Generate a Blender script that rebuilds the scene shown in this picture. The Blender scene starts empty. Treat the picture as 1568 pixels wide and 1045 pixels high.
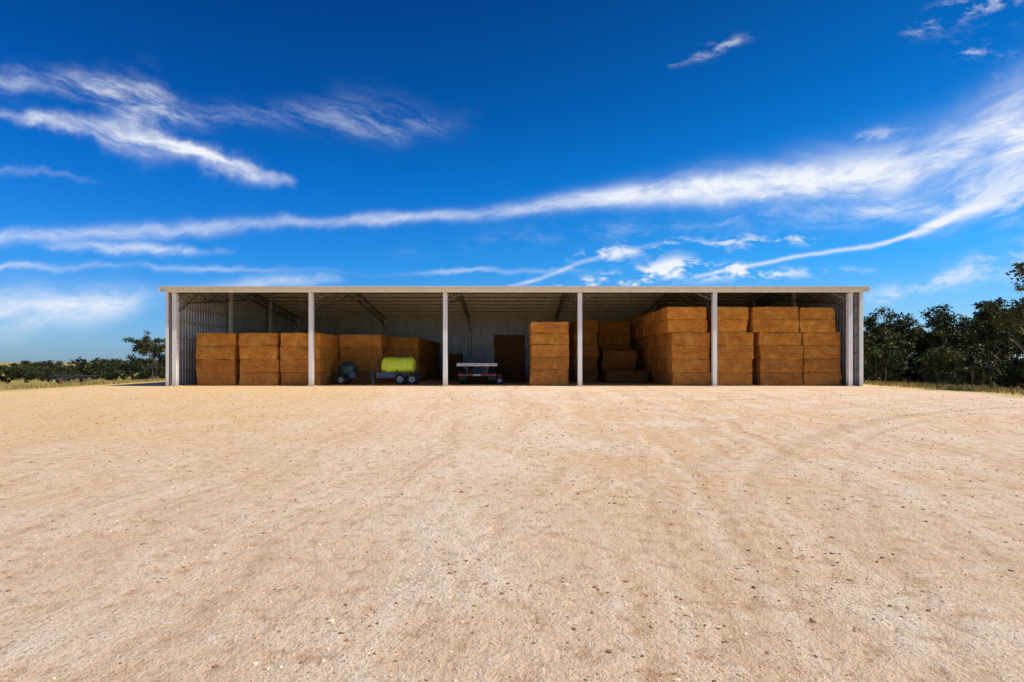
import bpy, math, random
import numpy as np
from mathutils import Vector, Matrix, noise as mn

SC=bpy.context.scene
random.seed(7); np.random.seed(7)
F=871.0; CH=1.5

# ------------------------------------------------------------------ helpers
class NT:
    def __init__(s,nt): s.nt=nt; s.n=nt.nodes; s.l=nt.links
    def node(s,t,**k):
        n=s.n.new(t)
        for a,b in k.items(): setattr(n,a,b)
        return n
    def put(s,sock,v):
        if isinstance(v,bpy.types.NodeSocket): s.l.new(v,sock)
        elif v is not None: sock.default_value=v
    def m(s,op,a,b=None,c=None,clamp=False):
        n=s.node('ShaderNodeMath',operation=op,use_clamp=clamp)
        s.put(n.inputs[0],a); s.put(n.inputs[1],b); s.put(n.inputs[2],c)
        return n.outputs[0]
    def comb(s,x,y,z=0.0):
        n=s.node('ShaderNodeCombineXYZ'); s.put(n.inputs[0],x); s.put(n.inputs[1],y); s.put(n.inputs[2],z); return n.outputs[0]
    def sep(s,v):
        n=s.node('ShaderNodeSeparateXYZ'); s.put(n.inputs[0],v); return n.outputs
    def noise(s,v,scale=5,detail=4,rough=0.5,dist=0.0,lac=2.0,dim='3D'):
        n=s.node('ShaderNodeTexNoise'); n.noise_dimensions=dim; s.put(n.inputs['Vector'],v)
        n.inputs['Scale'].default_value=scale; n.inputs['Detail'].default_value=detail
        n.inputs['Roughness'].default_value=rough; n.inputs['Distortion'].default_value=dist
        n.inputs['Lacunarity'].default_value=lac
        return n.outputs['Fac']
    def mr(s,v,a,b,c=0.0,d=1.0,smooth=True):
        n=s.node('ShaderNodeMapRange'); n.interpolation_type='SMOOTHSTEP' if smooth else 'LINEAR'
        s.put(n.inputs[0],v)
        for i,x in enumerate((a,b,c,d)): s.put(n.inputs[i+1],x)
        return n.outputs[0]
    def mix(s,f,a,b,blend='MIX'):
        n=s.node('ShaderNodeMix',data_type='RGBA',blend_type=blend)
        s.put(n.inputs[0],f)
        for i,x in ((6,a),(7,b)):
            if isinstance(x,tuple) and len(x)==3: x=(*x,1)
            s.put(n.inputs[i],x)
        return n.outputs[2]
    def mapp(s,v,scale=(1,1,1),rot=(0,0,0),loc=(0,0,0)):
        n=s.node('ShaderNodeMapping'); s.put(n.inputs[0],v)
        n.inputs['Scale'].default_value=scale; n.inputs['Rotation'].default_value=rot; n.inputs['Location'].default_value=loc
        return n.outputs[0]
    def bump(s,h,strength=0.5,dist=0.02,normal=None):
        n=s.node('ShaderNodeBump'); s.put(n.inputs['Height'],h)
        n.inputs['Strength'].default_value=strength; n.inputs['Distance'].default_value=dist
        if normal is not None: s.put(n.inputs['Normal'],normal)
        return n.outputs[0]
    def curve(s,x,pts):
        n=s.node('ShaderNodeFloatCurve'); c=n.mapping.curves[0]
        pts=sorted(pts)
        c.points[0].location=pts[0]; c.points[-1].location=pts[-1]
        for p in pts[1:-1]: c.points.new(*p)
        for p in c.points: p.handle_type='AUTO_CLAMPED'
        n.mapping.use_clip=False
        n.mapping.update()
        s.put(n.inputs['Value'],x); return n.outputs[0]

def newmat(name):
    m=bpy.data.materials.new(name); m.use_nodes=True
    t=NT(m.node_tree); b=t.n['Principled BSDF']
    return m,t,b
def simple(name,col,rough=0.6,metal=0.0,var=0.15,scale=8,bump=0.0):
    m,t,b=newmat(name)
    tc=t.node('ShaderNodeTexCoord').outputs['Object']
    f=t.noise(tc,scale,4,0.6)
    f=t.mr(f,0.3,0.7)
    c=t.mix(f,tuple(x*(1-var) for x in col),tuple(min(1,x*(1+var)) for x in col))
    t.put(b.inputs['Base Color'],c)
    b.inputs['Roughness'].default_value=rough; b.inputs['Metallic'].default_value=metal
    if bump: t.put(b.inputs['Normal'],t.bump(t.noise(tc,scale*6,3,0.6),bump,0.01))
    return m

class MB:
    def __init__(s): s.v=[]; s.f=[]; s.mi=[]; s.sm=[]
    def add(s,vs,fs,mat=0,smooth=False):
        o=len(s.v); s.v.extend([tuple(p) for p in vs])
        for f in fs: s.f.append(tuple(i+o for i in f)); s.mi.append(mat); s.sm.append(smooth)
    def box(s,x0,x1,y0,y1,z0,z1,mat=0,rot=None):
        vs=[Vector(p) for p in ((x0,y0,z0),(x1,y0,z0),(x1,y1,z0),(x0,y1,z0),(x0,y0,z1),(x1,y0,z1),(x1,y1,z1),(x0,y1,z1))]
        s.add(vs,[(0,3,2,1),(4,5,6,7),(0,1,5,4),(1,2,6,5),(2,3,7,6),(3,0,4,7)],mat)
    def beam(s,p0,p1,w,h,mat=0):
        p0=Vector(p0);p1=Vector(p1);d=(p1-p0).normalized()
        up=Vector((0,0,1)) if abs(d.z)<0.95 else Vector((0,1,0))
        a=d.cross(up).normalized()*w/2; b=a.cross(d).normalized()*h/2
        vs=[p0-a-b,p0+a-b,p0+a+b,p0-a+b,p1-a-b,p1+a-b,p1+a+b,p1-a+b]
        s.add(vs,[(0,1,2,3),(7,6,5,4),(0,4,5,1),(1,5,6,2),(2,6,7,3),(3,7,4,0)],mat)
    def tube(s,p0,p1,r0,r1=None,n=8,mat=0,smooth=True):
        r1=r0 if r1 is None else r1
        p0=Vector(p0);p1=Vector(p1);d=(p1-p0).normalized()
        up=Vector((0,0,1)) if abs(d.z)<0.9 else Vector((1,0,0))
        a=d.cross(up).normalized(); b=a.cross(d)
        vs=[];fs=[]
        for p,r in((p0,r0),(p1,r1)):
            for i in range(n):
                t=2*math.pi*i/n; vs.append(p+a*r*math.cos(t)+b*r*math.sin(t))
        for i in range(n):
            j=(i+1)%n; fs.append((i,j,n+j,n+i))
        s.add(vs,fs,mat,smooth)
        s.add(vs[:n],[tuple(range(n))],mat); s.add(vs[n:],[tuple(range(n-1,-1,-1))],mat)
    def lathe(s,prof,o,axis='X',n=28,mat=0,sx=1,sy=1,sz=1):
        vs=[];fs=[]
        for a,r in prof:
            for i in range(n):
                t=2*math.pi*i/n; c=r*math.cos(t); q=r*math.sin(t)
                p=(a,c,q) if axis=='X' else ((c,a,q) if axis=='Y' else (c,q,a))
                vs.append((o[0]+p[0]*sx,o[1]+p[1]*sy,o[2]+p[2]*sz))
        for k in range(len(prof)-1):
            for i in range(n):
                j=(i+1)%n; fs.append((k*n+i,k*n+j,(k+1)*n+j,(k+1)*n+i))
        s.add(vs,fs,mat,True)
    def wheel(s,o,r,w,axis='X',tyre=0,rim=1):
        h=w/2
        s.lathe([(-h*0.8,r*0.55),(-h,r*0.62),(-h,r*0.86),(-h*0.75,r*0.97),(-h*0.3,r),(h*0.3,r),(h*0.75,r*0.97),(h,r*0.86),(h,r*0.62),(h*0.8,r*0.55)],o,axis,28,tyre)
        s.lathe([(-h*0.85,r*0.56),(-h*0.5,r*0.5),(-h*0.35,r*0.25),(-h*0.8,r*0.18),(-h*0.85,0.001)],o,axis,20,rim)
        s.lathe([(h*0.85,r*0.56),(h*0.5,r*0.5),(h*0.35,r*0.25),(h*0.8,r*0.18),(h*0.85,0.001)],o,axis,20,rim)
    def obj(s,name,mats,parent=None,bevel=0):
        me=bpy.data.meshes.new(name); me.from_pydata(s.v,[],s.f); 
        for m in mats: me.materials.append(m)
        me.polygons.foreach_set('material_index',s.mi); me.polygons.foreach_set('use_smooth',s.sm)
        me.update()
        o=bpy.data.objects.new(name,me); SC.collection.objects.link(o)
        if parent: o.parent=parent
        if bevel:
            b=o.modifiers.new('bevel','BEVEL'); b.width=bevel; b.segments=2; b.limit_method='ANGLE'
        return o
def empty(name):
    e=bpy.data.objects.new(name,None); SC.collection.objects.link(e); return e
def px(p,d): return (p-784)/F*d
def pz(p,d): return CH+(553-p)/F*d

# ------------------------------------------------------------------ camera
cam=bpy.data.cameras.new('camera'); co=bpy.data.objects.new('camera',cam); SC.collection.objects.link(co)
co.location=(0,0,CH); co.rotation_euler=(math.radians(90),0,0)
cam.lens=F/1568*36; cam.sensor_width=36; cam.shift_y=30.5/1568; cam.clip_end=20000; cam.clip_start=0.05
SC.camera=co
SC.view_settings.view_transform='Standard'; SC.view_settings.look='None'; SC.view_settings.exposure=0

# ------------------------------------------------------------------ sun + sky
sd=Vector((0.55,-0.11,0.83)).normalized()
L=bpy.data.lights.new('sun','SUN'); L.energy=5.0; L.angle=math.radians(0.5); L.color=(1,0.95,0.86)
lo=bpy.data.objects.new('sun',L); SC.collection.objects.link(lo); lo.rotation_euler=sd.to_track_quat('Z','Y').to_euler()
lo.location=(30,-10,40)

W=bpy.data.worlds.new('World'); SC.world=W; W.use_nodes=True
t=NT(W.node_tree); bg=t.n['Background']
sky=t.node('ShaderNodeTexSky',sky_type='NISHITA'); sky.sun_disc=False
sky.sun_elevation=math.asin(sd.z); sky.sun_rotation=math.atan2(sd.x,sd.y)
sky.ozone_density=3.0; sky.air_density=1.0; sky.dust_density=0.3
g=t.node('ShaderNodeTexCoord').outputs['Generated']
dx,dy,dz=t.sep(g)
cr=t.node('ShaderNodeValToRGB'); t.put(cr.inputs[0],dz)
el=cr.color_ramp.elements
el[0].position=0.0; el[0].color=(0.50,0.76,1.22,1); el[1].position=1.0; el[1].color=(0.12,0.50,0.85,1)
for p_,c_ in ((0.06,(0.42,0.84,1.36,1)),(0.16,(0.12,0.80,1.50,1)),(0.28,(0.025,0.68,1.45,1)),(0.40,(0.01,0.48,1.12,1)),(0.55,(0.01,0.32,0.78,1))):
    e_=el.new(p_); e_.color=c_
skyc=t.mix(1.0,sky.outputs[0],cr.outputs[0],'MULTIPLY')
skyc=t.mix(1.0,skyc,t.mix(t.mr(dx,-0.6,0.7),(0.82,0.86,0.92),(1.4,1.18,1.05)),'MULTIPLY')
ay=t.m('MAXIMUM',t.m('ABSOLUTE',dy),0.08)
u=t.m('DIVIDE',dx,ay); v=t.m('DIVIDE',dz,ay)
S0=t.m('MULTIPLY_ADD',u,F/1568,0.5)
Y=t.m('MULTIPLY',v,F/1568)
P=t.comb(S0,Y,0.0)
w1=t.m('SUBTRACT',t.noise(P,6,2,0.5,dim='2D'),0.5)
w2=t.m('SUBTRACT',t.noise(t.mapp(P,loc=(3.1,7.7,1.0)),22,3,0.6,dim='2D'),0.5)
Yw=t.m('ADD',Y,t.m('ADD',t.m('MULTIPLY',w1,0.020),t.m('MULTIPLY',w2,0.014)))
S=t.m('ADD',S0,t.m('ADD',t.m('MULTIPLY',w2,0.05),t.m('MULTIPLY',w1,0.03)))
def nx(p): return p/1568
def line(pts): return t.curve(S,[(nx(a),(553-b)/1568) for a,b in pts])
band=[(0,366),(220,351),(500,340),(750,326),(900,310),(1100,284),(1250,282),(1400,264),(1568,205)]
cb=line(band); rb=t.m('SUBTRACT',Yw,cb)
NA=t.noise(t.comb(S0,t.m('MULTIPLY',rb,3.4)),9,7,0.64,0.2,dim='2D')
sl=t.m('ADD',Yw,t.m('MULTIPLY',S0,0.28))
NB=t.noise(t.comb(t.m('ADD',S0,4.0),t.m('MULTIPLY',sl,3.8)),11,7,0.66,0.2,dim='2D')
NC=t.noise(t.comb(t.m('ADD',S0,9.0),t.m('MULTIPLY',Yw,2.4)),24,5,0.65,0.1,dim='2D')
ND=t.noise(t.comb(t.m('ADD',S0,19.0),t.m('MULTIPLY',Yw,8)),6,4,0.6,dim='2D')
def streak(center,width,dens,tex,lo,hi,eat=0.7,gain=1.2):
    cc=cb if center is band else line(center)
    ww=t.curve(S,[(nx(a),b/1568*5) for a,b in width])
    dd=t.curve(S,[(nx(a),b) for a,b in dens])
    r=t.m('SUBTRACT',Yw,cc)
    q=t.m('DIVIDE',r,t.m('MAXIMUM',t.m('MULTIPLY',ww,0.2),0.0005))
    gss=t.m('POWER',2.718,t.m('MULTIPLY',t.m('MULTIPLY',q,q),-1.0))
    n=t.mr(tex,lo,hi,smooth=False)
    env=t.m('MULTIPLY',gss,t.m('MAXIMUM',dd,0.0))
    k=t.m('MULTIPLY',env,t.m('MULTIPLY_ADD',n,eat,1.0-eat))
    k=t.m('MULTIPLY',k,gain,clamp=True)
    return t.m('POWER',k,1.6)
K=[]
K.append(streak(band,
  [(0,12),(220,14),(500,10),(750,12),(900,17),(1100,30),(1300,50),(1450,62),(1568,84)],
  [(0,.70),(200,.64),(450,.55),(700,.66),(900,.8),(1150,.95),(1400,.90),(1568,1)],NA,.30,.62,.62,1.22))
K.append(streak([(1000,345),(1200,325),(1350,322),(1568,300)],[(1000,14),(1200,24),(1400,34),(1568,50)],
  [(950,0),(1120,.35),(1300,.5),(1568,.75)],NA,.42,.62,.85))
K.append(streak([(0,174),(110,200),(220,222),(300,240),(360,262),(430,284)],[(0,9),(110,14),(200,24),(300,15),(360,17),(430,8)],
  [(0,.6),(110,.82),(220,1),(330,.9),(390,.75),(450,0)],NB,.3,.62,.65,1.2))
K.append(streak([(0,128),(120,138),(200,160),(330,178),(480,172),(640,180)],[(0,22),(120,26),(210,48),(300,24),(450,26),(560,36),(660,26)],
  [(0,.5),(120,.6),(210,.85),(300,.5),(450,.42),(570,.5),(650,.36),(760,0)],NB,.38,.68,.9,1.1))
K.append(streak([(0,406),(250,408),(560,416),(700,417),(900,419)],[(0,5),(250,6),(560,4),(900,5)],[(0,.6),(250,.55),(500,.45),(600,.15),(700,.45),(860,.35),(980,0)],ND,.3,.6,.7))
K.append(streak([(60,378),(200,380),(340,383)],[(60,7),(200,12),(340,6)],[(20,0),(120,.5),(270,.6),(370,0)],NA,.35,.6,.85))
K.append(streak([(780,440),(830,425),(900,402),(960,388)],[(780,3.5),(960,5)],[(770,0),(810,.6),(900,.45),(950,.4),(1010,0)],ND,.25,.55,.5))
K.append(streak([(1050,432),(1180,402),(1300,378),(1400,356),(1500,318),(1568,300)],[(1050,3.5),(1380,4),(1430,10),(1500,9),(1568,9)],
  [(1040,0),(1090,.6),(1350,.65),(1430,1),(1490,.8),(1545,0)],ND,.2,.5,.4,1.2))
K.append(streak([(850,440),(950,432),(1030,418),(1150,422),(1300,410)],[(850,10),(1000,18),(1130,12),(1250,9)],[(840,0),(930,.9),(1080,1),(1200,.6),(1350,.2)],NC,.42,.58,1.0,1.3))
K.append(streak([(860,398),(930,393),(1000,380),(1100,375),(1220,368)],[(860,9),(940,13),(1080,14),(1220,10)],[(850,0),(930,.8),(1030,.5),(1180,.75),(1270,0)],NC,.46,.62,1.0,1.2))
K.append(streak([(0,475),(150,468),(260,452),(420,432),(500,430)],[(0,42),(160,34),(260,18),(420,13),(500,9)],[(0,.85),(170,.75),(300,.35),(420,.6),(540,0)],NA,.30,.6,.6,1.15))
K.append(streak([(1300,458),(1400,438),(1568,400)],[(1300,14),(1400,20),(1568,34)],[(1240,0),(1380,.6),(1568,.75)],NC,.38,.64,.8,1.1))
K.append(streak([(0,262),(60,268),(140,280)],[(0,8),(140,6)],[(0,.35),(80,.3),(160,0)],ND,.3,.7,.8))
K.append(streak([(1040,92),(1095,74),(1150,56)],[(1040,6),(1095,11),(1150,6)],[(1030,0),(1095,.6),(1160,0)],NC,.42,.66,1.0))
K.append(streak([(1400,45),(1480,12),(1568,0)],[(1400,18),(1568,30)],[(1370,0),(1480,.6),(1568,.3)],NC,.46,.66,1.0))
K.append(streak([(1440,70),(1568,90)],[(1440,20),(1568,24)],[(1420,0),(1520,.5),(1568,.25)],NC,.48,.68,1.0))
K.append(streak([(1280,218),(1340,210),(1400,206)],[(1280,6),(1340,10),(1400,6)],[(1290,0),(1345,.5),(1400,0)],NC,.42,.62,1.0))
K.append(streak([(560,400),(800,365),(1000,355)],[(560,16),(1000,22)],[(500,0),(800,.22),(1000,.28),(1200,0)],NC,.4,.7,1.0))
tot=None
for k in K:
    inv=t.m('SUBTRACT',1.0,k)
    tot=inv if tot is None else t.m('MULTIPLY',tot,inv)
cl=t.m('SUBTRACT',1.0,tot,clamp=True)
cl=t.m('MULTIPLY',cl,t.mr(dz,0.0,0.02))
skyc=t.mix(cl,skyc,(8.6,9.0,9.8))
t.put(bg.inputs[0],skyc); bg.inputs[1].default_value=0.1
W.cycles.sampling_method='MANUAL'; W.cycles.sample_map_resolution=256

# ------------------------------------------------------------------ terrain
def terr(x,y):
    ex=np.maximum(np.maximum(x-22.5,-25.0-x),0); ey=np.maximum(y-58,0)
    e=np.sqrt(ex*ex+ey*ey)
    z=-14*(1-np.exp(-e*0.045/14))
    und=np.clip(e/60,0,1)*0.6*np.sin(x*0.021+1)*np.cos(y*0.017)
    return z+und
def terr1(x,y): return float(terr(np.array(float(x)),np.array(float(y))))
N=300
tt=np.linspace(-1,1,N)
gx=6000*np.sinh(tt*6.2)/np.sinh(6.2); gy=20+6000*np.sinh(tt*6.2)/np.sinh(6.2)
X,Yg=np.meshgrid(gx,gy); Z=terr(X,Yg)
vs=np.stack([X.ravel(),Yg.ravel(),Z.ravel()],1)
i=np.arange(N-1); A,B=np.meshgrid(i,i); a=(B*N+A).ravel()
fs=np.stack([a,a+1,a+N+1,a+N],1)
me=bpy.data.meshes.new('ground'); me.from_pydata(vs.tolist(),[],fs.tolist()); me.polygons.foreach_set('use_smooth',[True]*len(fs)); me.update()
gnd=bpy.data.objects.new('ground',me); SC.collection.objects.link(gnd)
m,t,b=newmat('dry_dirt')
pos=t.node('ShaderNodeTexCoord').outputs['Object']
x,y,z=t.sep(pos)
big=t.noise(pos,0.09,3,0.55,dim='2D')
med=t.noise(pos,0.55,5,0.66,0.4,dim='2D')
fine=t.noise(pos,5,6,0.75,dim='2D')
grit=t.noise(pos,45,4,0.8,dim='2D')
wx=t.m('ADD',x,t.m('MULTIPLY',t.m('SUBTRACT',big,0.5),3.5))
fan=t.m('DIVIDE',wx,t.m('ADD',t.m('MULTIPLY',t.m('ABSOLUTE',y),0.02),1.0))
trk=t.noise(t.comb(t.m('MULTIPLY',fan,2.4),t.m('MULTIPLY',y,0.05)),1.3,5,0.7,dim='2D')
rad=t.m('SQRT',t.m('ADD',t.m('POWER',t.m('SUBTRACT',x,26.0),2.0),t.m('POWER',t.m('ADD',y,6.0),2.0)))
trk2=t.noise(t.comb(t.m('MULTIPLY',rad,1.3),t.m('MULTIPLY',y,0.04)),1.3,4,0.65,dim='2D')
c=t.mix(t.mr(big,0.35,0.65),(0.82,0.545,0.31),(0.84,0.595,0.40))
c=t.mix(t.mr(med,0.42,0.68),c,(0.91,0.70,0.51))
c=t.mix(t.m('MULTIPLY',t.mr(trk,0.5,0.68),0.6),c,(0.93,0.73,0.54))
c=t.mix(t.m('MULTIPLY',t.mr(trk,0.47,0.30),0.38),c,(0.56,0.33,0.17))
c=t.mix(t.m('MULTIPLY',t.m('MULTIPLY',t.mr(trk2,0.47,0.32),0.42),t.mr(x,-4,10)),c,(0.52,0.31,0.16))
c=t.mix(t.m('MULTIPLY',t.m('MULTIPLY',t.mr(x,2,-14),t.mr(y,2,12)),0.65),c,(0.80,0.49,0.19))
c=t.mix(t.m('MULTIPLY',t.mr(fine,0.50,0.32),0.65),c,(0.54,0.31,0.16))
c=t.mix(t.m('MULTIPLY',t.mr(fine,0.56,0.72),0.65),c,(0.95,0.80,0.63))
c=t.mix(t.m('MULTIPLY',t.mr(grit,0.45,0.28),0.75),c,(0.34,0.18,0.095))
c=t.mix(t.m('MULTIPLY',t.mr(grit,0.56,0.72),0.5),c,(0.95,0.82,0.66))
vo=t.node('ShaderNodeTexVoronoi'); vo.voronoi_dimensions='2D'; vo.inputs['Scale'].default_value=26; t.put(vo.inputs['Vector'],pos); vo.inputs['Randomness'].default_value=1
patch=t.mr(t.m('ADD',med,t.m('MULTIPLY',t.m('SUBTRACT',fine,.5),.5)),0.44,0.58)
stone=t.m('MULTIPLY',t.mr(vo.outputs['Distance'],0.34,0.18),patch)
vc=t.sep(vo.outputs['Color'])
stone=t.m('MULTIPLY',stone,t.mr(vc[0],0.5,0.55))
c=t.mix(t.m('MULTIPLY',stone,0.75),c,t.mix(vc[1],(0.28,0.15,0.08),(0.92,0.78,0.62)))
e=t.m('MAXIMUM',t.m('MAXIMUM',t.m('SUBTRACT',x,21.3),t.m('SUBTRACT',-24.5,x)),t.m('SUBTRACT',y,57.0))
e=t.m('ADD',e,t.m('MULTIPLY',t.m('SUBTRACT',med,0.5),9.0))
gr=t.mix(t.mr(t.noise(pos,0.05,4,0.65,dim='2D'),0.4,0.6),(0.34,0.25,0.065),(0.18,0.16,0.04))
gr=t.mix(t.m('MULTIPLY',t.mr(med,0.45,0.65),0.6),gr,(0.48,0.33,0.10))
e2=t.m('MAXIMUM',t.m('SUBTRACT',x,21.8),t.m('SUBTRACT',-26.5,x)); e2=t.m('MAXIMUM',e2,t.m('SUBTRACT',y,58.0))
c=t.mix(t.mr(e,-1.0,1.5),c,t.mix(t.mr(fine,0.35,0.6),(0.54,0.37,0.11),(0.72,0.48,0.17)))
c=t.mix(t.mr(t.m('ADD',e2,t.m('MULTIPLY',t.m('SUBTRACT',med,0.5),5.0)),0.0,5.0),c,gr)
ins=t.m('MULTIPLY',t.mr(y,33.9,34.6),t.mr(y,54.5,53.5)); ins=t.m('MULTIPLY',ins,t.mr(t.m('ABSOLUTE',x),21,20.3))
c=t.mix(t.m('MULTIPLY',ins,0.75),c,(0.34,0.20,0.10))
t.put(b.inputs['Base Color'],c); b.inputs['Roughness'].default_value=0.95; b.inputs['Specular IOR Level'].default_value=0.15
h=t.m('ADD',t.m('MULTIPLY',med,2.0),t.m('ADD',t.m('MULTIPLY',fine,1.4),t.m('MULTIPLY',grit,0.42)))
t.put(b.inputs['Normal'],t.bump(h,1.0,0.05))
me.materials.append(m)

# ------------------------------------------------------------------ loose stones (one object)
def ico():
    import bmesh
    bm=bmesh.new(); bmesh.ops.create_icosphere(bm,subdivisions=1,radius=1)
    v=np.array([q.co[:] for q in bm.verts]); f=np.array([[w.index for w in p.verts] for p in bm.faces]); bm.free(); return v,f
iv,iff=ico()
def scatter(name,pts,sizes,mats,flat=0.6):
    n=len(pts); nv=len(iv)
    ang=np.random.rand(n)*6.28; sc=np.random.uniform(0.6,1.4,(n,3)); sc[:,2]*=flat
    jit=np.random.uniform(0.75,1.25,(n,nv,1))
    V=iv[None]*jit*sc[:,None]*sizes[:,None,None]
    c,s=np.cos(ang)[:,None],np.sin(ang)[:,None]
    x=V[:,:,0]*c-V[:,:,1]*s; y=V[:,:,0]*s+V[:,:,1]*c
    V[:,:,0]=x; V[:,:,1]=y; V+=pts[:,None]
    Fc=(iff[None]+(np.arange(n)*nv)[:,None,None]).reshape(-1,3)
    me=bpy.data.meshes.new(name); me.from_pydata(V.reshape(-1,3).tolist(),[],Fc.tolist())
    for mm in mats: me.materials.append(mm)
    mi=np.repeat(np.random.randint(0,len(mats),n),len(iff)); me.polygons.foreach_set('material_index',mi.astype(np.int32)); me.update()
    o=bpy.data.objects.new(name,me); SC.collection.objects.link(o); return o
n=26000
d=1.6+ (np.random.rand(n)**1.4)*24
ua=np.random.uniform(-1.05,1.05,n)
pp=np.stack([ua*d,d,np.zeros(n)],1)
keep=np.array([mn.fractal(Vector((p[0]*0.7,p[1]*0.7,3.0)),0.6,2,4)*1.8+random.random()*0.7>0.3 for p in pp])
pp=pp[keep]; n=len(pp)
sz=0.003+0.010*np.random.rand(n)**4; sz*= (1+pp[:,1]*0.07)
pp[:,2]=sz*0.1
st=[simple('stone_a',(0.52,0.32,0.18),0.9,0,.3,30),simple('stone_b',(0.74,0.54,0.36),0.9,0,.2,30),simple('stone_c',(0.28,0.15,0.08),0.9,0,.3,30)]
scatter('loose_gravel',pp,sz,st)

# ------------------------------------------------------------------ shed
shed=empty('hay_shed')
def steel(name,col,rough=0.45,metal=0.35,streaks=0.2):
    m,t,b=newmat(name)
    tc=t.node('ShaderNodeTexCoord').outputs['Object']
    a=t.noise(t.mapp(tc,(1,1,0.25)),3,4,0.65)
    c=t.mix(t.mr(a,0.3,0.7),tuple(k*(1-streaks) for k in col),col)
    x,y,z=t.sep(tc)
    dirt=t.m('MULTIPLY',t.mr(t.m('ADD',z,t.m('MULTIPLY',a,0.5)),0.9,0.1),0.6)
    c=t.mix(dirt,c,(0.40,0.27,0.15))
    t.put(b.inputs['Base Color'],c); b.inputs['Roughness'].default_value=rough; b.inputs['Metallic'].default_value=metal
    return m
M_post=steel('galvanised_post',(0.88,0.87,0.82),0.5,0.0,.1)
M_zinc=steel('zincalume_sheet',(0.62,0.65,0.66),0.4,0.2,.25)
M_roof=steel('roof_sheet',(0.62,0.55,0.41),0.45,0.1,.2)
M_trim=steel('cream_trim',(0.84,0.79,0.62),0.5,0.0,.1)
M_pur=steel('galvanised_purlin',(0.70,0.64,0.48),0.5,0.1)
M_conc=simple('concrete',(0.42,0.37,0.30),0.9,0,.2,5,.3)
D0=33.8; D1=53.8; XL=-20.42; XR=20.72; EZ=5.70; RZ=7.02; YM=(D0+D1)/2
posts=[-20.0,-11.92,-3.96,4.03,12.02,20.05]
def roofz(y): 
    return EZ+(RZ-EZ)*(1-abs(y-YM)/(YM-D0))
mb=MB()
def ipost(x,y,z0,z1,w=0.25,dp=0.26,th=0.022):
    mb.box(x-w/2,x+w/2,y-dp/2,y-dp/2+th,z0,z1)
    mb.box(x-w/2,x+w/2,y+dp/2-th,y+dp/2,z0,z1)
    mb.box(x-th/2,x+th/2,y-dp/2+th+.001,y+dp/2-th-.001,z0,z1)
for i,xp in enumerate(posts):
    ipost(xp,D0,0.0,5.50)
    ipost(xp,D1-0.2,0.0,5.6,0.22,0.22)
for xp in (posts[0],posts[-1]):
    for yy in (D0+6.65,D0+13.3): ipost(xp,yy,0,roofz(yy)-0.15,0.22,0.22)
mb.obj('posts',[M_post],shed,0.004)
mb=MB()
for xp in posts: mb.box(xp-.27,xp+.27,D0-.27,D0+.27,-.2,.035)
mb.obj('post_footings',[M_conc],shed,0.01)
mb=MB()
for s_,xw in ((-1,XL),(1,XR)):
    mb.box(xw-0.06,xw+0.10,D0-0.16,D0-0.135,0.02,5.66) if s_<0 else mb.box(xw-0.16,xw+0.06,D0-0.16,D0-0.135,0.02,5.66)
    mb.box(xw-0.012+s_*0.05,xw+0.012+s_*0.05,D0-0.133,D0+0.12,0.02,5.66)
mb.obj('corner_flashing',[M_post],shed)
def ribbed(L0,L1,pitch=0.2,h=0.03):
    pts=[];x=L0
    while x<L1:
        for dx_,hh in ((0,0),(pitch*0.62,0),(pitch*0.70,h),(pitch*0.90,h)):
            if x+dx_<=L1: pts.append((x+dx_,hh))
        x+=pitch
    return pts
def strip(mb,A,B): 
    n=len(A); mb.add(A+B,[(i,i+1,n+i+1,n+i) for i in range(n-1)])
mb=MB()
pr=ribbed(XL-.02,XR+.02,0.32,0.07)
strip(mb,[(x,D1+h,-0.05) for x,h in pr],[(x,D1+h,5.79) for x,h in pr])
mb.obj('back_wall',[M_zinc],shed)
for nm,xw,s_ in (('left_wall',XL,-1),('right_wall',XR,1)):
    mb=MB(); pr2=ribbed(D0-.1,D1+.02,0.32,0.045)
    strip(mb,[(xw+s_*h,y,-0.5) for y,h in pr2],[(xw+s_*h,y,roofz(y)+0.09) for y,h in pr2])
    mb.obj(nm,[M_zinc],shed)
mb=MB(); prr=ribbed(XL-.25,XR+.22,0.4,0.06)
for ya,yb in ((D0-.30,YM),(YM,D1+.3)):
    strip(mb,[(x,ya,roofz(ya)+h+.1) for x,h in prr],[(x,yb,roofz(yb)+h+.1) for x,h in prr])
mb.obj('roof',[M_roof],shed)
mb=MB()
for side in (0,1):
    k=0
    while True:
        dd=0.35+k*1.3
        if dd>YM-D0-.2: break
        y=D0+dd if side==0 else D1-dd
        z=roofz(y)
        mb.box(XL+.05,XR-.05,y-.012,y+.012,z-.13,z+.09)
        mb.box(XL+.05,XR-.05,y+.014,y+.09,z-.13,z-.115)
        k+=1
for z in (0.9,1.9,2.9,3.9,4.75,5.45):
    mb.box(posts[0]+.13,posts[-1]-.13,D1-.075,D1-.01,z-.06,z+.06)
    mb.box(XL+.02,XL+.12,D0+.15,D1-.1,z-.05,z+.05)
    mb.box(XR-.12,XR-.02,D0+.15,D1-.1,z-.05,z+.05)
mb.obj('purlins_and_girts',[M_pur],shed)
mb=MB()
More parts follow.
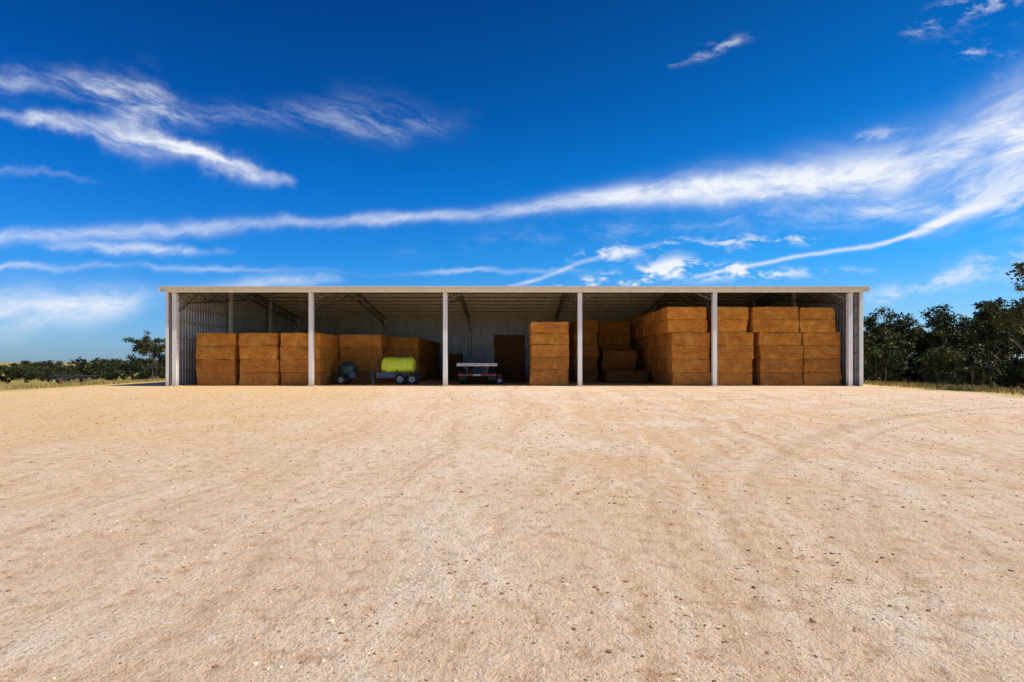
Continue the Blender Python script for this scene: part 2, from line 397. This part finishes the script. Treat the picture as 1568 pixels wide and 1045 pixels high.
for xp in posts:
    def top(y): return roofz(y)-0.20
    def bot(y): return top(y)-0.62
    nseg=16
    ys=[D0+.15+(D1-D0-.45)*i/nseg for i in range(nseg+1)]
    half=nseg//2
    mb.beam((xp,ys[0],top(ys[0])),(xp,ys[half],top(ys[half])),.09,.09)
    mb.beam((xp,ys[half],top(ys[half])),(xp,ys[-1],top(ys[-1])),.09,.09)
    mb.beam((xp,ys[1],bot(ys[1])),(xp,ys[half],bot(ys[half])),.08,.08)
    mb.beam((xp,ys[half],bot(ys[half])),(xp,ys[-2],bot(ys[-2])),.08,.08)
    for i in range(nseg):
        a=ys[i]; c_=ys[i+1]
        if i%2==0: mb.beam((xp,a,top(a)-.05),(xp,c_,bot(c_)+.04),.045,.045)
        else: mb.beam((xp,a,bot(a)+.04),(xp,c_,top(c_)-.05),.045,.045)
    mb.beam((xp,ys[1],bot(ys[1])),(xp,D0+.14,4.35),.07,.07)
    mb.beam((xp,ys[-2],bot(ys[-2])),(xp,D1-.32,4.35),.07,.07)
for xa,xb in ((posts[0],posts[1]),(posts[4],posts[5])):
    mb.tube((xa,D0+.3,roofz(D0)-.2),(xb,YM,RZ-.2),.014,n=5); mb.tube((xb,D0+.3,roofz(D0)-.2),(xa,YM,RZ-.2),.014,n=5)
    mb.tube((xa,YM,RZ-.2),(xb,D1-.3,roofz(D0)-.2),.014,n=5); mb.tube((xb,YM,RZ-.2),(xa,D1-.3,roofz(D0)-.2),.014,n=5)
M_truss=steel('truss_steel',(0.22,0.20,0.17),0.5,0.1)
mb.obj('trusses',[M_truss],shed)
mb=MB()
for xp in posts:
    s_=1 if xp<12.5 and xp not in (posts[4],) else -1
    xe=xp+s_*1.0
    mb.beam((xp+s_*.12,D0+.05,5.10),(xe,D0+.05,5.50),.04,.04)
    mb.beam((xp+s_*.12,D0+.05,5.45),(xp+s_*.55,D0+.05,5.28),.03,.03)
mb.obj('knee_braces',[M_truss],shed)
mb=MB()
mb.box(XL-.26,XR+.23,D0-.44,D0-.31,5.70,5.86)
mb.box(XL-.27,XR+.24,D0-.47,D0-.30,5.862,5.885)
mb.box(XL-.02,XR+.02,D0-.29,D0-.24,5.54,5.78)
mb.box(XL-.30,XL-.262,D0-.46,D0-.1,5.60,5.90); mb.box(XR+.232,XR+.27,D0-.46,D0-.1,5.60,5.90)
for xs,s_ in ((XL-.24,-1),(XR+.22,1)):
    mb.beam((xs,D0-.3,roofz(D0-.3)+.08),(xs,YM,RZ+.08),.03,.2); mb.beam((xs,YM,RZ+.08),(xs,D1+.3,roofz(D1+.3)+.08),.03,.2)
mb.obj('gutter_and_fascia',[M_trim],shed,0.006)
mb=MB()
for xp in posts: mb.box(xp-.12,xp+.12,D0-.238,D0+.1,5.50,5.66)
for k in range(34):
    xx=XL+.3+k*1.23; mb.box(xx-.012,xx+.012,D0-.478,D0-.471,5.70,5.86)
mb.obj('eave_brackets',[M_pur],shed)

# ------------------------------------------------------------------ hay
m,t,b=newmat('hay')
at=t.node('ShaderNodeAttribute'); at.attribute_name='tint'
ob=t.node('ShaderNodeTexCoord').outputs['Object']
n1=t.noise(t.mapp(ob,(3,3,14)),1.6,6,0.75,0.4)
n2=t.noise(ob,1.8,4,0.65)
n3=t.noise(t.mapp(ob,(16,16,30)),1.6,4,0.8)
c=t.mix(t.mr(n1,0.32,0.64),(0.58,0.19,0.022),(0.98,0.40,0.055))
c=t.mix(t.m('MULTIPLY',t.mr(n2,0.5,0.66),0.65),c,(1.0,0.52,0.10))
c=t.mix(t.m('MULTIPLY',t.mr(n2,0.47,0.30),0.5),c,(0.42,0.14,0.018))
c=t.mix(t.m('MULTIPLY',t.mr(n3,0.47,0.3),0.85),c,(0.17,0.055,0.010))
c=t.mix(t.m('MULTIPLY',t.mr(n3,0.55,0.68),0.7),c,(1.0,0.68,0.27))
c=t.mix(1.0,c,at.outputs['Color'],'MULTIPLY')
t.put(b.inputs['Base Color'],c); b.inputs['Roughness'].default_value=0.85; b.inputs['Specular IOR Level'].default_value=0.2
t.put(b.inputs['Normal'],t.bump(t.m('ADD',n1,t.m('MULTIPLY',n3,0.8)),1.0,0.08))
M_hay=m
def bale_geo(nx_,ny_,nz_):
    V=[];Fs=[]
    def face(f,n1,n2,flip):
        o=len(V)
        for i in range(n1+1):
            for j in range(n2+1): V.append(f(2*i/n1-1,2*j/n2-1))
        for i in range(n1):
            for j in range(n2):
                q=(o+i*(n2+1)+j,o+(i+1)*(n2+1)+j,o+(i+1)*(n2+1)+j+1,o+i*(n2+1)+j+1)
                Fs.append(q[::-1] if flip else q)
    face(lambda a,b:(a,-1,b),nx_,nz_,False); face(lambda a,b:(a,1,b),nx_,nz_,True)
    face(lambda a,b:(-1,a,b),ny_,nz_,True); face(lambda a,b:(1,a,b),ny_,nz_,False)
    face(lambda a,b:(a,b,1),nx_,ny_,False); face(lambda a,b:(a,b,-1),nx_,ny_,True)
    return np.array(V,float),Fs
BV,BF=bale_geo(18,8,8)
def stack(cols,name='hay_bale_stack'):
    V=[];Fs=[];C=[]
    for (x0,x1,yf,dep,z0,z1,rh,tint) in cols:
        nr=max(1,round((z1-z0)/rh)); rh=(z1-z0)/nr; ny=max(1,round(dep/1.2)); bd=dep/ny
        for r in range(nr):
            for k in range(ny):
                hx=(x1-x0)/2-0.01; hy=bd/2-.012; hz=rh/2+.006
                h=np.array([hx,hy,hz]); rr=0.05
                p=BV*h
                inner=np.clip(p,-(h-rr),(h-rr)); dlt=p-inner
                ln=np.linalg.norm(dlt,axis=1,keepdims=True); 
                p=np.where(ln>1e-6,inner+dlt/np.maximum(ln,1e-6)*rr,p)
                seed=random.random()*100
                q=p.copy()
                for i_,pt in enumerate(p):
                    nv=mn.noise_vector(Vector((pt[0]*1.6+seed,pt[1]*1.6,pt[2]*2.2)))
                    n2=mn.noise_vector(Vector((pt[0]*5+seed,pt[1]*5,pt[2]*7)))
                    q[i_]=pt+np.array(nv)*np.array([.06,.07,.022])+np.array(n2)*np.array([.028,.034,.018])
                a=random.uniform(-.02,.02); ca,sa=math.cos(a),math.sin(a)
                xx=q[:,0]*ca-q[:,1]*sa; yy=q[:,0]*sa+q[:,1]*ca
                q[:,0]=xx+(x0+x1)/2+random.uniform(-.05,.05)
                q[:,1]=yy+yf+bd*(k+.5)+random.uniform(-.03,.05)
                q[:,2]+=z0+rh*(r+.5)
                o=len(V); V.extend(q.tolist()); Fs.extend([tuple(i+o for i in f) for f in BF])
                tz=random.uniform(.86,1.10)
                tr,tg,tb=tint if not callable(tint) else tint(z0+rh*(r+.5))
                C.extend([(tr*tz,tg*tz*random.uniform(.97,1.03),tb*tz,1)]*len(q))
    me=bpy.data.meshes.new(name); me.from_pydata(V,[],Fs)
    ca=me.color_attributes.new('tint','FLOAT_COLOR','POINT'); ca.data.foreach_set('color',np.array(C).ravel())
    me.polygons.foreach_set('use_smooth',[True]*len(Fs)); me.materials.append(M_hay); me.update()
    o=bpy.data.objects.new(name,me); SC.collection.objects.link(o); return o
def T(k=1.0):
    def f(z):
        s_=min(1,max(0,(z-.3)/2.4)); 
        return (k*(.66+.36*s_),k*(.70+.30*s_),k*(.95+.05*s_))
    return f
def C(p0,p1,d): return px(p0,d),px(p1,d)
q=34.2
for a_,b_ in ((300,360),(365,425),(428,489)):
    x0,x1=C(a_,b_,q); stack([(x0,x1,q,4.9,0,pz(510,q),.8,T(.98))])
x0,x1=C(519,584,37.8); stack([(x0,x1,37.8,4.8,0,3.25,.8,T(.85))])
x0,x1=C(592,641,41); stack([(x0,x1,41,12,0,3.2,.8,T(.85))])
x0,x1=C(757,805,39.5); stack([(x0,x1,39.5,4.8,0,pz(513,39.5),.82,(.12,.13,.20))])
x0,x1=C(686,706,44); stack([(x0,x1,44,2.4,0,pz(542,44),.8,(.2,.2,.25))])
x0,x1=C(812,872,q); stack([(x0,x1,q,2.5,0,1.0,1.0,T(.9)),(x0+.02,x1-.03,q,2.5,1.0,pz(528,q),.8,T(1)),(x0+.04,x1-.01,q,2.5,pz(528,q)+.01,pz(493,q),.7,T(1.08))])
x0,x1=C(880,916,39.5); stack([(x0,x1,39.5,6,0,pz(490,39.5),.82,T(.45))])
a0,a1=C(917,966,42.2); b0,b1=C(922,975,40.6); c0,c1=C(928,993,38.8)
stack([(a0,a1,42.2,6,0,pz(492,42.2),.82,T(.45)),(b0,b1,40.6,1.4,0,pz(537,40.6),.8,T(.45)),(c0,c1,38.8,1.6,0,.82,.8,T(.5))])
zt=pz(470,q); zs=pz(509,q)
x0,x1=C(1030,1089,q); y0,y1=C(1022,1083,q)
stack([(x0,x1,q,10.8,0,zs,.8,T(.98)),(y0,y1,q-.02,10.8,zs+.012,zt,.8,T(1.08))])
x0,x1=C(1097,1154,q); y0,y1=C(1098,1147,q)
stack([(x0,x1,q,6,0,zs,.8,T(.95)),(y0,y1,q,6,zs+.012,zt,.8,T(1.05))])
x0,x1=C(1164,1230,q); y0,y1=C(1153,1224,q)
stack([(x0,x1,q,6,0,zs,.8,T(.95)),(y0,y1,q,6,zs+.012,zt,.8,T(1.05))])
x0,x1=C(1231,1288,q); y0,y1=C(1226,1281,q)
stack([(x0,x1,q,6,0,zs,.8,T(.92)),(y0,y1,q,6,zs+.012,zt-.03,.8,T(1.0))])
rng=np.random.default_rng(77); n=6000
cx_=rng.uniform(-19.6,20.0,n); cy_=34.2-np.abs(rng.normal(size=n))*.32
az=rng.uniform(0,3.14,n); ln=rng.uniform(.03,.12,n)
dxy=np.stack([np.cos(az)*ln,np.sin(az)*ln,rng.uniform(-.01,.03,n)],1); base=np.stack([cx_,cy_,rng.uniform(.004,.05,n)],1)
CV=np.stack([base,base+dxy,base+dxy*.5+np.array([0,.0,.012])],1).reshape(-1,3)
me=bpy.data.meshes.new('loose_straw'); me.from_pydata(CV.tolist(),[],[(3*i,3*i+1,3*i+2) for i in range(n)])
me.materials.append(simple('straw',(0.40,0.24,0.09),.8,0,.3,20)); me.update(); SC.collection.objects.link(bpy.data.objects.new('loose_straw',me))

# ------------------------------------------------------------------ machinery
M_tyre=simple('tyre_rubber',(0.025,0.024,0.022),0.85)
M_rim=simple('rim_paint',(0.36,0.34,0.30),0.5)
M_frame=simple('dark_steel',(0.035,0.035,0.04),0.6)
M_blue=simple('blue_steel',(0.07,0.10,0.17),0.5)
M_lime=simple('lime_poly',(0.78,0.92,0.05),0.4,0,.06)
M_teal=simple('dark_green_poly',(0.014,0.055,0.045),0.35)
M_red=simple('red_lens',(0.55,0.04,0.02),0.3)
M_white=simple('weathered_deck',(0.62,0.60,0.54),0.6,0,.25,4)
M_org=simple('rusty_frame',(0.24,0.08,0.04),0.7)
mb=MB(); d=35.3; cx=px(607,d); cz=pz(561,d); R=.56; hl=1.06
prof=[(-hl,.001),(-hl,.25),(-hl+.04,R*.7),(-hl+.14,R*.93),(-hl+.26,R)]
k=-hl+.26
while k<hl-.30:
    prof+=[(k+.03,R),(k+.05,R-.015),(k+.10,R-.015),(k+.12,R)]; k+=.33
prof+=[(hl-.26,R),(hl-.14,R*.93),(hl-.04,R*.7),(hl,.25),(hl,.001)]
mb.lathe(prof,(cx,d+.7,cz),'X',36,0)
mb.lathe([(0,.17),(.09,.17),(.10,.15),(.12,.14),(.12,.001)],(cx+.1,d+.7,cz+R-.02),'Z',20,1)
fz=cz-R-.02
mb.box(cx-1.45,cx+1.35,d+.30,d+.38,fz-.16,fz,1); mb.box(cx-1.45,cx+1.35,d+1.05,d+1.13,fz-.16,fz,1)
for xx in (-1.3,-.5,.3,1.2): mb.box(cx+xx,cx+xx+.08,d+.384,d+1.046,fz-.14,fz-.02,1)
mb.box(cx-1.30,cx+.55,d+.12,d+.27,fz-.16,fz+.20,2)
mb.box(cx-1.62,cx-1.42,d+.1,d+.3,fz-.22,fz+.24,1)
for xx in (-.8,0,.8):
    mb.beam((cx+xx,d+.34,fz),(cx+xx,d+.2,fz+.42),.06,.06,1)
mb.wheel((cx+.95,d+.15,.36),.36,.24,'Y',3,4); mb.wheel((cx+.95,d+1.3,.36),.36,.24,'Y',3,4)
mb.wheel((cx+.20,d+.15,.36),.36,.24,'Y',3,4); mb.wheel((cx+.20,d+1.3,.36),.36,.24,'Y',3,4)
mb.box(cx-.2,cx+1.34,d+.0,d+.28,.76,.80,1)
mb.beam((cx-1.4,d+.7,fz-.1),(cx-2.0,d+.7,.45),.08,.08,1)
mb.tube((cx-1.5,d+.2,.06),(cx-1.5,d+.2,fz+.25),.03,n=8,mat=4); mb.lathe([(0,.10),(.04,.10)],(cx-1.5,d+.2,.0),'Z',12,1)
mb.box(cx+1.36,cx+1.40,d+.3,d+.45,fz-.14,fz-.04,5)
mb.tube((cx+1.1,d+.28,fz),(cx+1.1,d+.28,cz+.2),.02,n=6,mat=1)
mb.obj('water_tank_trailer',[M_lime,M_frame,M_blue,M_tyre,M_rim,M_red],None,0.006)
mb=MB(); d=35.5; cx=px(528,d); cz=.92
mb.lathe([(-.58,.001),(-.56,.22),(-.46,.42),(-.25,.56),(0,.60),(.25,.56),(.42,.42),(.50,.26),(.52,.20),(.56,.20),(.57,.001)],(cx,d+.7,cz),'Z',32,0)
for a_ in range(8):
    t_=a_*math.pi/4; pr0=Vector((cx+math.cos(t_)*.5,d+.7+math.sin(t_)*.5,cz-.42)); mb.beam(pr0,pr0+Vector((0,0,-.16)),.05,.05,1)
mb.box(cx-.75,cx+.85,d+.25,d+.33,.36,.46,1); mb.box(cx-.75,cx+.85,d+1.07,d+1.15,.36,.46,1)
for xx in (-.75,-.2,.3,.77): mb.box(cx+xx,cx+xx+.07,d+.334,d+1.066,.37,.45,1)
mb.beam((cx+.85,d+.29,.41),(cx+1.3,d+.7,.42),.07,.07,1); mb.beam((cx+.85,d+1.11,.41),(cx+1.3,d+.7,.42),.07,.07,1)
for s_ in (.1,1.3):
    mb.wheel((cx-.25,d+s_,.31),.31,.2,'Y',3,4)
mb.tube((cx-.62,d+.22,.4),(cx-.62,d+.22,1.1),.022,n=6,mat=1); mb.tube((cx-.62,d+.22,1.1),(cx-.1,d+.22,1.25),.022,n=6,mat=1)
mb.box(cx+.28,cx+.62,d+.02,d+.24,.47,.80,2)
mb.box(cx-.70,cx-.55,d+.225,d+.245,.38,.45,5); mb.box(cx+.62,cx+.78,d+.225,d+.245,.38,.45,5)
mb.obj('fuel_tank_cart',[M_teal,M_frame,M_blue,M_tyre,M_rim,M_red],None,0.005)
mb=MB(); d=35.8; x0=px(700,d); x1=px(761,d); cx=(x0+x1)/2; zd=pz(557,d)
mb.box(x0,x1,d,d+7.2,zd-.07,zd,0)
mb.box(x0-.02,x1+.02,d-.06,d-.005,zd-.17,zd+.02,0)
for xx in (x0+.5,x1-.62): mb.box(xx,xx+.12,d+.02,d+7.5,zd-.36,zd-.075,1)
for k in range(9): mb.box(x0+.02,x1-.02,d+.1+k*.85,d+.18+k*.85,zd-.16,zd-.072,1)
for xx in (x0,x1-.05): mb.box(xx,xx+.05,d+.0,d+7.2,zd-.2,zd-.072,1)
for yy in (d+.9,d+2.1):
    mb.tube((x0+.1,yy,.50),(x1-.1,yy,.50),.06,n=8,mat=1)
    for xx in (x0+.18,x0+.47,x1-.47,x1-.18): mb.wheel((xx,yy,.50),.50,.27,'X',2,3)
mb.box(x0+.05,x1-.05,d+.05,d+.13,.55,.68,5)
mb.box(x0+.05,x0+.42,d+.02,d+.045,.56,.67,4); mb.box(x1-.42,x1-.05,d+.02,d+.045,.56,.67,4)
mb.box(cx-.25,cx+.25,d+.02,d+.045,.55,.67,0)
for xx in (x0+.6,x1-.66): mb.box(xx,xx+.06,d+.06,d+.12,.68,zd-.17,5)
mb.box(x0+.05,x0+.55,d+.35,d+.37,.30,.72,1); mb.box(x1-.55,x1-.05,d+.35,d+.37,.30,.72,1)
mb.box(x1+.03,x1+.30,d+.4,d+1.1,.28,.62,5); mb.wheel((x1+.16,d+.3,.26),.26,.18,'Y',2,3)
mb.obj('flatbed_trailer',[M_white,M_frame,M_tyre,M_rim,M_red,M_org],None,0.006)
mb=MB(); d=62.0; cx=px(104,d); zg=terr1(cx,d)
for yy in (0,.9,1.8): mb.box(cx-2.2,cx+2.2,d+yy,d+yy+.12,zg+.72,zg+.84,0)
for xx in (-2.1,-.7,.6,2.0): mb.box(cx+xx,cx+xx+.1,d-.05,d+2.0,zg+.845,zg+.93,0)
for k in range(9):
    for yy in (0.06,.96,1.86):
        xx=cx-2.0+k*.5+yy*.12
        mb.tube((xx,d+yy,zg+.72),(xx,d+yy+.22,zg+.40),.03,n=6); mb.tube((xx,d+yy+.22,zg+.40),(xx,d+yy-.02,zg+.05),.028,n=6)
for xx in (-1.3,1.3): mb.wheel((cx+xx,d+.5,zg+.42),.42,.22,'X',1,2)
mb.beam((cx-.6,d,zg+.8),(cx,d-1.6,zg+.55),.09,.09,0); mb.beam((cx+.6,d,zg+.8),(cx,d-1.6,zg+.55),.09,.09,0)
mb.tube((cx,d+.5,zg+.9),(cx,d+.2,zg+1.6),.04,n=6)
mb.obj('farm_cultivator',[M_frame,M_tyre,M_org])

# ------------------------------------------------------------------ trees
def leafmat(name,a,b_,c_):
    m,t,b=newmat(name)
    at=t.node('ShaderNodeAttribute'); at.attribute_name='tint'
    f=t.sep(at.outputs['Vector'])[0]
    c=t.mix(t.mr(f,0,.6),a,b_); c=t.mix(t.mr(f,.65,1),c,c_)
    t.put(b.inputs['Base Color'],c); b.inputs['Roughness'].default_value=0.6; b.inputs['Specular IOR Level'].default_value=0.2
    return m
M_leaf=leafmat('eucalypt_leaves',(0.026,0.034,0.012),(0.066,0.072,0.020),(0.19,0.155,0.035))
M_bark=simple('bark',(0.24,0.18,0.12),0.9,0,.35,6,.5)
def leaves(clumps,per,size,rng):
    V=[];C=[]
    for (cx,cy,cz,r,sq,ti) in clumps:
        n=max(6,int(per*(r**2)))
        dv=rng.normal(size=(n,3)); dv/=np.linalg.norm(dv,axis=1,keepdims=True)
        rad=r*(rng.random(n)**0.5)*rng.uniform(.7,1.25,n)
        c=dv*rad[:,None]*np.array([1,1,sq])+np.array([cx,cy,cz])
        a=rng.normal(size=(n,3)); a[:,2]-=.5; a/=np.linalg.norm(a,axis=1,keepdims=True)
        b=np.cross(a,rng.normal(size=(n,3))); b/=np.linalg.norm(b,axis=1,keepdims=True)
        s_=size*rng.uniform(.6,1.4,n)[:,None]
        a=a*s_; b=b*s_*.45
        q=np.stack([c-a*.5,c+b*.5,c+a*.5,c-b*.5],1)
        V.append(q.reshape(-1,3))
        ti2=np.clip(ti+rng.normal(size=n)*.2,0,1); C.append(np.repeat(ti2,4))
    return np.concatenate(V),np.concatenate(C)
def tree_mesh(name,seed,H,R,zc0,per=230,size=.2,nclump=40,stems=3,low=0.0,cr_=1.0):
    rng=np.random.default_rng(seed); rnd=random.Random(seed)
    mb=MB(); clumps=[]
    def branch(p,d,ln,r,lev):
        segs=3; q=Vector(p); dd=Vector(d).normalized()
        for s_ in range(segs):
            nd=(dd+Vector((rnd.uniform(-.28,.28),rnd.uniform(-.28,.28),rnd.uniform(-.1,.2)))).normalized()
            e=q+nd*ln/segs; r2=r*(1-.22)
            mb.tube(q,e,r,r2,6 if lev else 8,0); q=e; dd=nd; r=r2
            if lev<3 and s_>=1:
                for _ in range(2 if lev<2 else 1):
                    az=rnd.uniform(0,6.28); sp=rnd.uniform(.5,1.0)
                    branch(q,(dd+Vector((math.cos(az)*sp,math.sin(az)*sp,rnd.uniform(-.1,.35)))),ln*rnd.uniform(.5,.72),r*.62,lev+1)
        if lev>=1:
            clumps.append([q.x,q.y,q.z,rnd.uniform(.30,.75)*cr_,rnd.uniform(.45,.8),rnd.random()**1.5])
    for s_ in range(stems):
        az=s_*6.28/stems+rnd.uniform(-.5,.5); sp=.25 if stems==1 else rnd.uniform(.25,.6)
        branch((math.cos(az)*.12*(stems>1),math.sin(az)*.12*(stems>1),-.3),(math.cos(az)*sp,math.sin(az)*sp,1),H*.52,.10+.02*H/stems,0)
    P=np.array([c[:3] for c in clumps])
    zmax=P[:,2].max()+.3; k=H/zmax; rx=np.percentile(np.hypot(P[:,0],P[:,1]),88)+.3; kr=R/rx
    if len(clumps)>nclump: clumps=rnd.sample(clumps,nclump)
    cl2=[(c[0]*kr,c[1]*kr,c[2]*k,c[3],c[4],c[5]) for c in clumps]
    if low:
        for _ in range(int(nclump*low)):
            a_=rnd.uniform(0,6.28); rr=R*math.sqrt(rnd.random())*.9
            cl2.append((rr*math.cos(a_),rr*math.sin(a_),rnd.uniform(.3,zc0),rnd.uniform(.45,.75),.7,rnd.random()*.5))
    tv=[(v[0]*kr,v[1]*kr,v[2]*k) for v in mb.v]
    LV,LC=leaves(cl2,per,size,rng)
    n0=len(tv); nq=len(LV)//4
    fs=list(mb.f)+[(n0+4*i,n0+4*i+1,n0+4*i+2,n0+4*i+3) for i in range(nq)]
    me=bpy.data.meshes.new(name); me.from_pydata(tv+LV.tolist(),[],fs)
    me.materials.append(M_bark); me.materials.append(M_leaf)
    me.polygons.foreach_set('material_index',np.array([0]*len(mb.f)+[1]*nq,dtype=np.int32))
    ca=me.color_attributes.new('tint','FLOAT_COLOR','POINT')
    col=np.zeros((n0+4*nq,4)); col[n0:,0]=LC; col[:,3]=1; ca.data.foreach_set('color',col.ravel()); me.update()
    return me
def place(name,me,x,y,s_=1,rz=0,sz=None):
    o=bpy.data.objects.new(name,me); SC.collection.objects.link(o)
    o.location=(x,y,terr1(x,y)-.05); o.rotation_euler=(0,0,rz); o.scale=(s_,s_,sz or s_); return o
tA=tree_mesh('eucalypt_a',1,6.6,2.6,2.2,per=300,size=.24,nclump=74,stems=3,low=.12)
tB=tree_mesh('eucalypt_b',5,6.2,3.0,2.2,per=300,size=.24,nclump=90,stems=4,low=.2)
tC=tree_mesh('eucalypt_c',9,7.0,2.3,2.6,per=300,size=.25,nclump=62,stems=2,low=.08)
tD=tree_mesh('eucalypt_d',31,7.0,3.2,2.6,per=300,size=.25,nclump=76,stems=3,low=.1)
sA=tree_mesh('shrub_a',12,2.4,1.9,1.4,per=340,size=.20,nclump=34,stems=5,low=.5)
sB=tree_mesh('shrub_b',44,3.2,1.5,1.8,per=300,size=.20,nclump=30,stems=4,low=.3)
vr_=[tA,tB,tC,tD]; hh_=(6.6,6.2,7.0,7.0)
rr=random.Random(3)
for i_,(p,top_,d) in enumerate([(1337,468,45),(1368,496,54),(1398,480,50),(1430,492,57),(1462,462,45),(1497,480,54),(1520,458,42),(1552,482,50),(1583,452,37),(1414,494,68),(1482,484,62),(1536,472,60),(1640,456,44),(1352,492,64)]):
    x=px(p,d); base=terr1(x,d); Ht=pz(top_,d)-base
    k_=i_%4
    place('eucalyptus_tree',vr_[k_],x,d,Ht/hh_[k_]*.98,rr.uniform(0,6.28))
for i_ in range(13):
    p=1345+i_*21+rr.uniform(-16,16); d=rr.uniform(36,50) if p>1370 else rr.uniform(43,48)
    place('shrub',sA if rr.random()<.5 else sB,px(p,d),d,rr.choice([.4,.55,.7,.95,1.15]),rr.uniform(0,6.28))
tN=tree_mesh('eucalypt_near',23,8.6,3.7,3,per=300,size=.19,nclump=105,stems=1,cr_=.95)
place('eucalyptus_tree',tN,29.5,30,1,2.6)
place('eucalyptus_tree',tB,px(238,80),80,1.16,2.0)
place('eucalyptus_tree',tC,px(268,95),95,.95,1.0)
rng=np.random.default_rng(4); cl=[]
def dt(x,y,H,dens=1.0):
    z=terr1(x,y); wsp=rng.uniform(.28,.5)
    for _ in range(int(11*dens)):
        r=H*rng.uniform(.12,.24); cl.append((x+rng.normal()*H*wsp,y+rng.normal()*H*.3,z+H*rng.uniform(.35,.84),r,.65,rng.random()*.35))
    for _ in range(4):
        cl.append((x+rng.normal()*H*.4,y,z+H*rng.uniform(.08,.3),H*.16,.8,rng.random()*.2))
for _ in range(130):
    a_=rng.uniform(-1.02,-.50); d=rng.uniform(310,430)
    if mn.noise(Vector((a_*22,0,0)))<-.12: continue
    dt(a_*d,d,rng.choice([5.5,7,8.5,10,12.5]))
for p,d,H in ((118,215,9.5),(138,222,10.5),(60,250,8),(205,235,9.5),(20,240,9),(178,290,12)): dt(px(p,d),d,H,1.4)
for _ in range(150):
    a_=rng.uniform(-.5,1.2); d=rng.uniform(290,380); dt(a_*d,d,rng.uniform(7,11))
LV,LC=leaves(cl,22,1.0,rng); nq=len(LV)//4
me=bpy.data.meshes.new('distant_trees'); me.from_pydata(LV.tolist(),[],[(4*i,4*i+1,4*i+2,4*i+3) for i in range(nq)])
ca=me.color_attributes.new('tint','FLOAT_COLOR','POINT'); col=np.ones((4*nq,4)); col[:,0]=LC; ca.data.foreach_set('color',col.ravel()); me.materials.append(M_leaf); me.update()
SC.collection.objects.link(bpy.data.objects.new('distant_trees',me))

# ------------------------------------------------------------------ dry grass on the yard edges
M_grass=leafmat('dry_grass_blades',(0.16,0.13,0.03),(0.38,0.27,0.08),(0.58,0.42,0.16))
rng=np.random.default_rng(8); P=[]
for _ in range(24000):
    if rng.random()<.55:
        x=22.3+abs(rng.normal())*6; y=rng.uniform(20,58)
    else:
        x=-26.5-abs(rng.normal())*14; y=rng.uniform(24,80)
    if mn.noise(Vector((x*.5,y*.5,0)))+rng.random()*.5<.1: continue
    P.append((x,y))
P=np.array(P); n=len(P); z=terr(P[:,0],P[:,1])
hgt=rng.uniform(.06,.32,n); az=rng.uniform(0,6.28,n); wd=rng.uniform(.01,.03,n)
b0=np.stack([P[:,0]-np.cos(az)*wd,P[:,1]-np.sin(az)*wd,z-.02],1); b1=np.stack([P[:,0]+np.cos(az)*wd,P[:,1]+np.sin(az)*wd,z-.02],1)
tp=np.stack([P[:,0]+rng.normal(size=n)*.08,P[:,1]+rng.normal(size=n)*.08,z+hgt],1)
GV=np.stack([b0,b1,tp],1).reshape(-1,3)
me=bpy.data.meshes.new('dry_grass'); me.from_pydata(GV.tolist(),[],[(3*i,3*i+1,3*i+2) for i in range(n)])
ca=me.color_attributes.new('tint','FLOAT_COLOR','POINT'); col=np.ones((3*n,4)); col[:,0]=np.repeat(rng.random(n),3); ca.data.foreach_set('color',col.ravel()); me.materials.append(M_grass); me.update()
SC.collection.objects.link(bpy.data.objects.new('dry_grass',me))
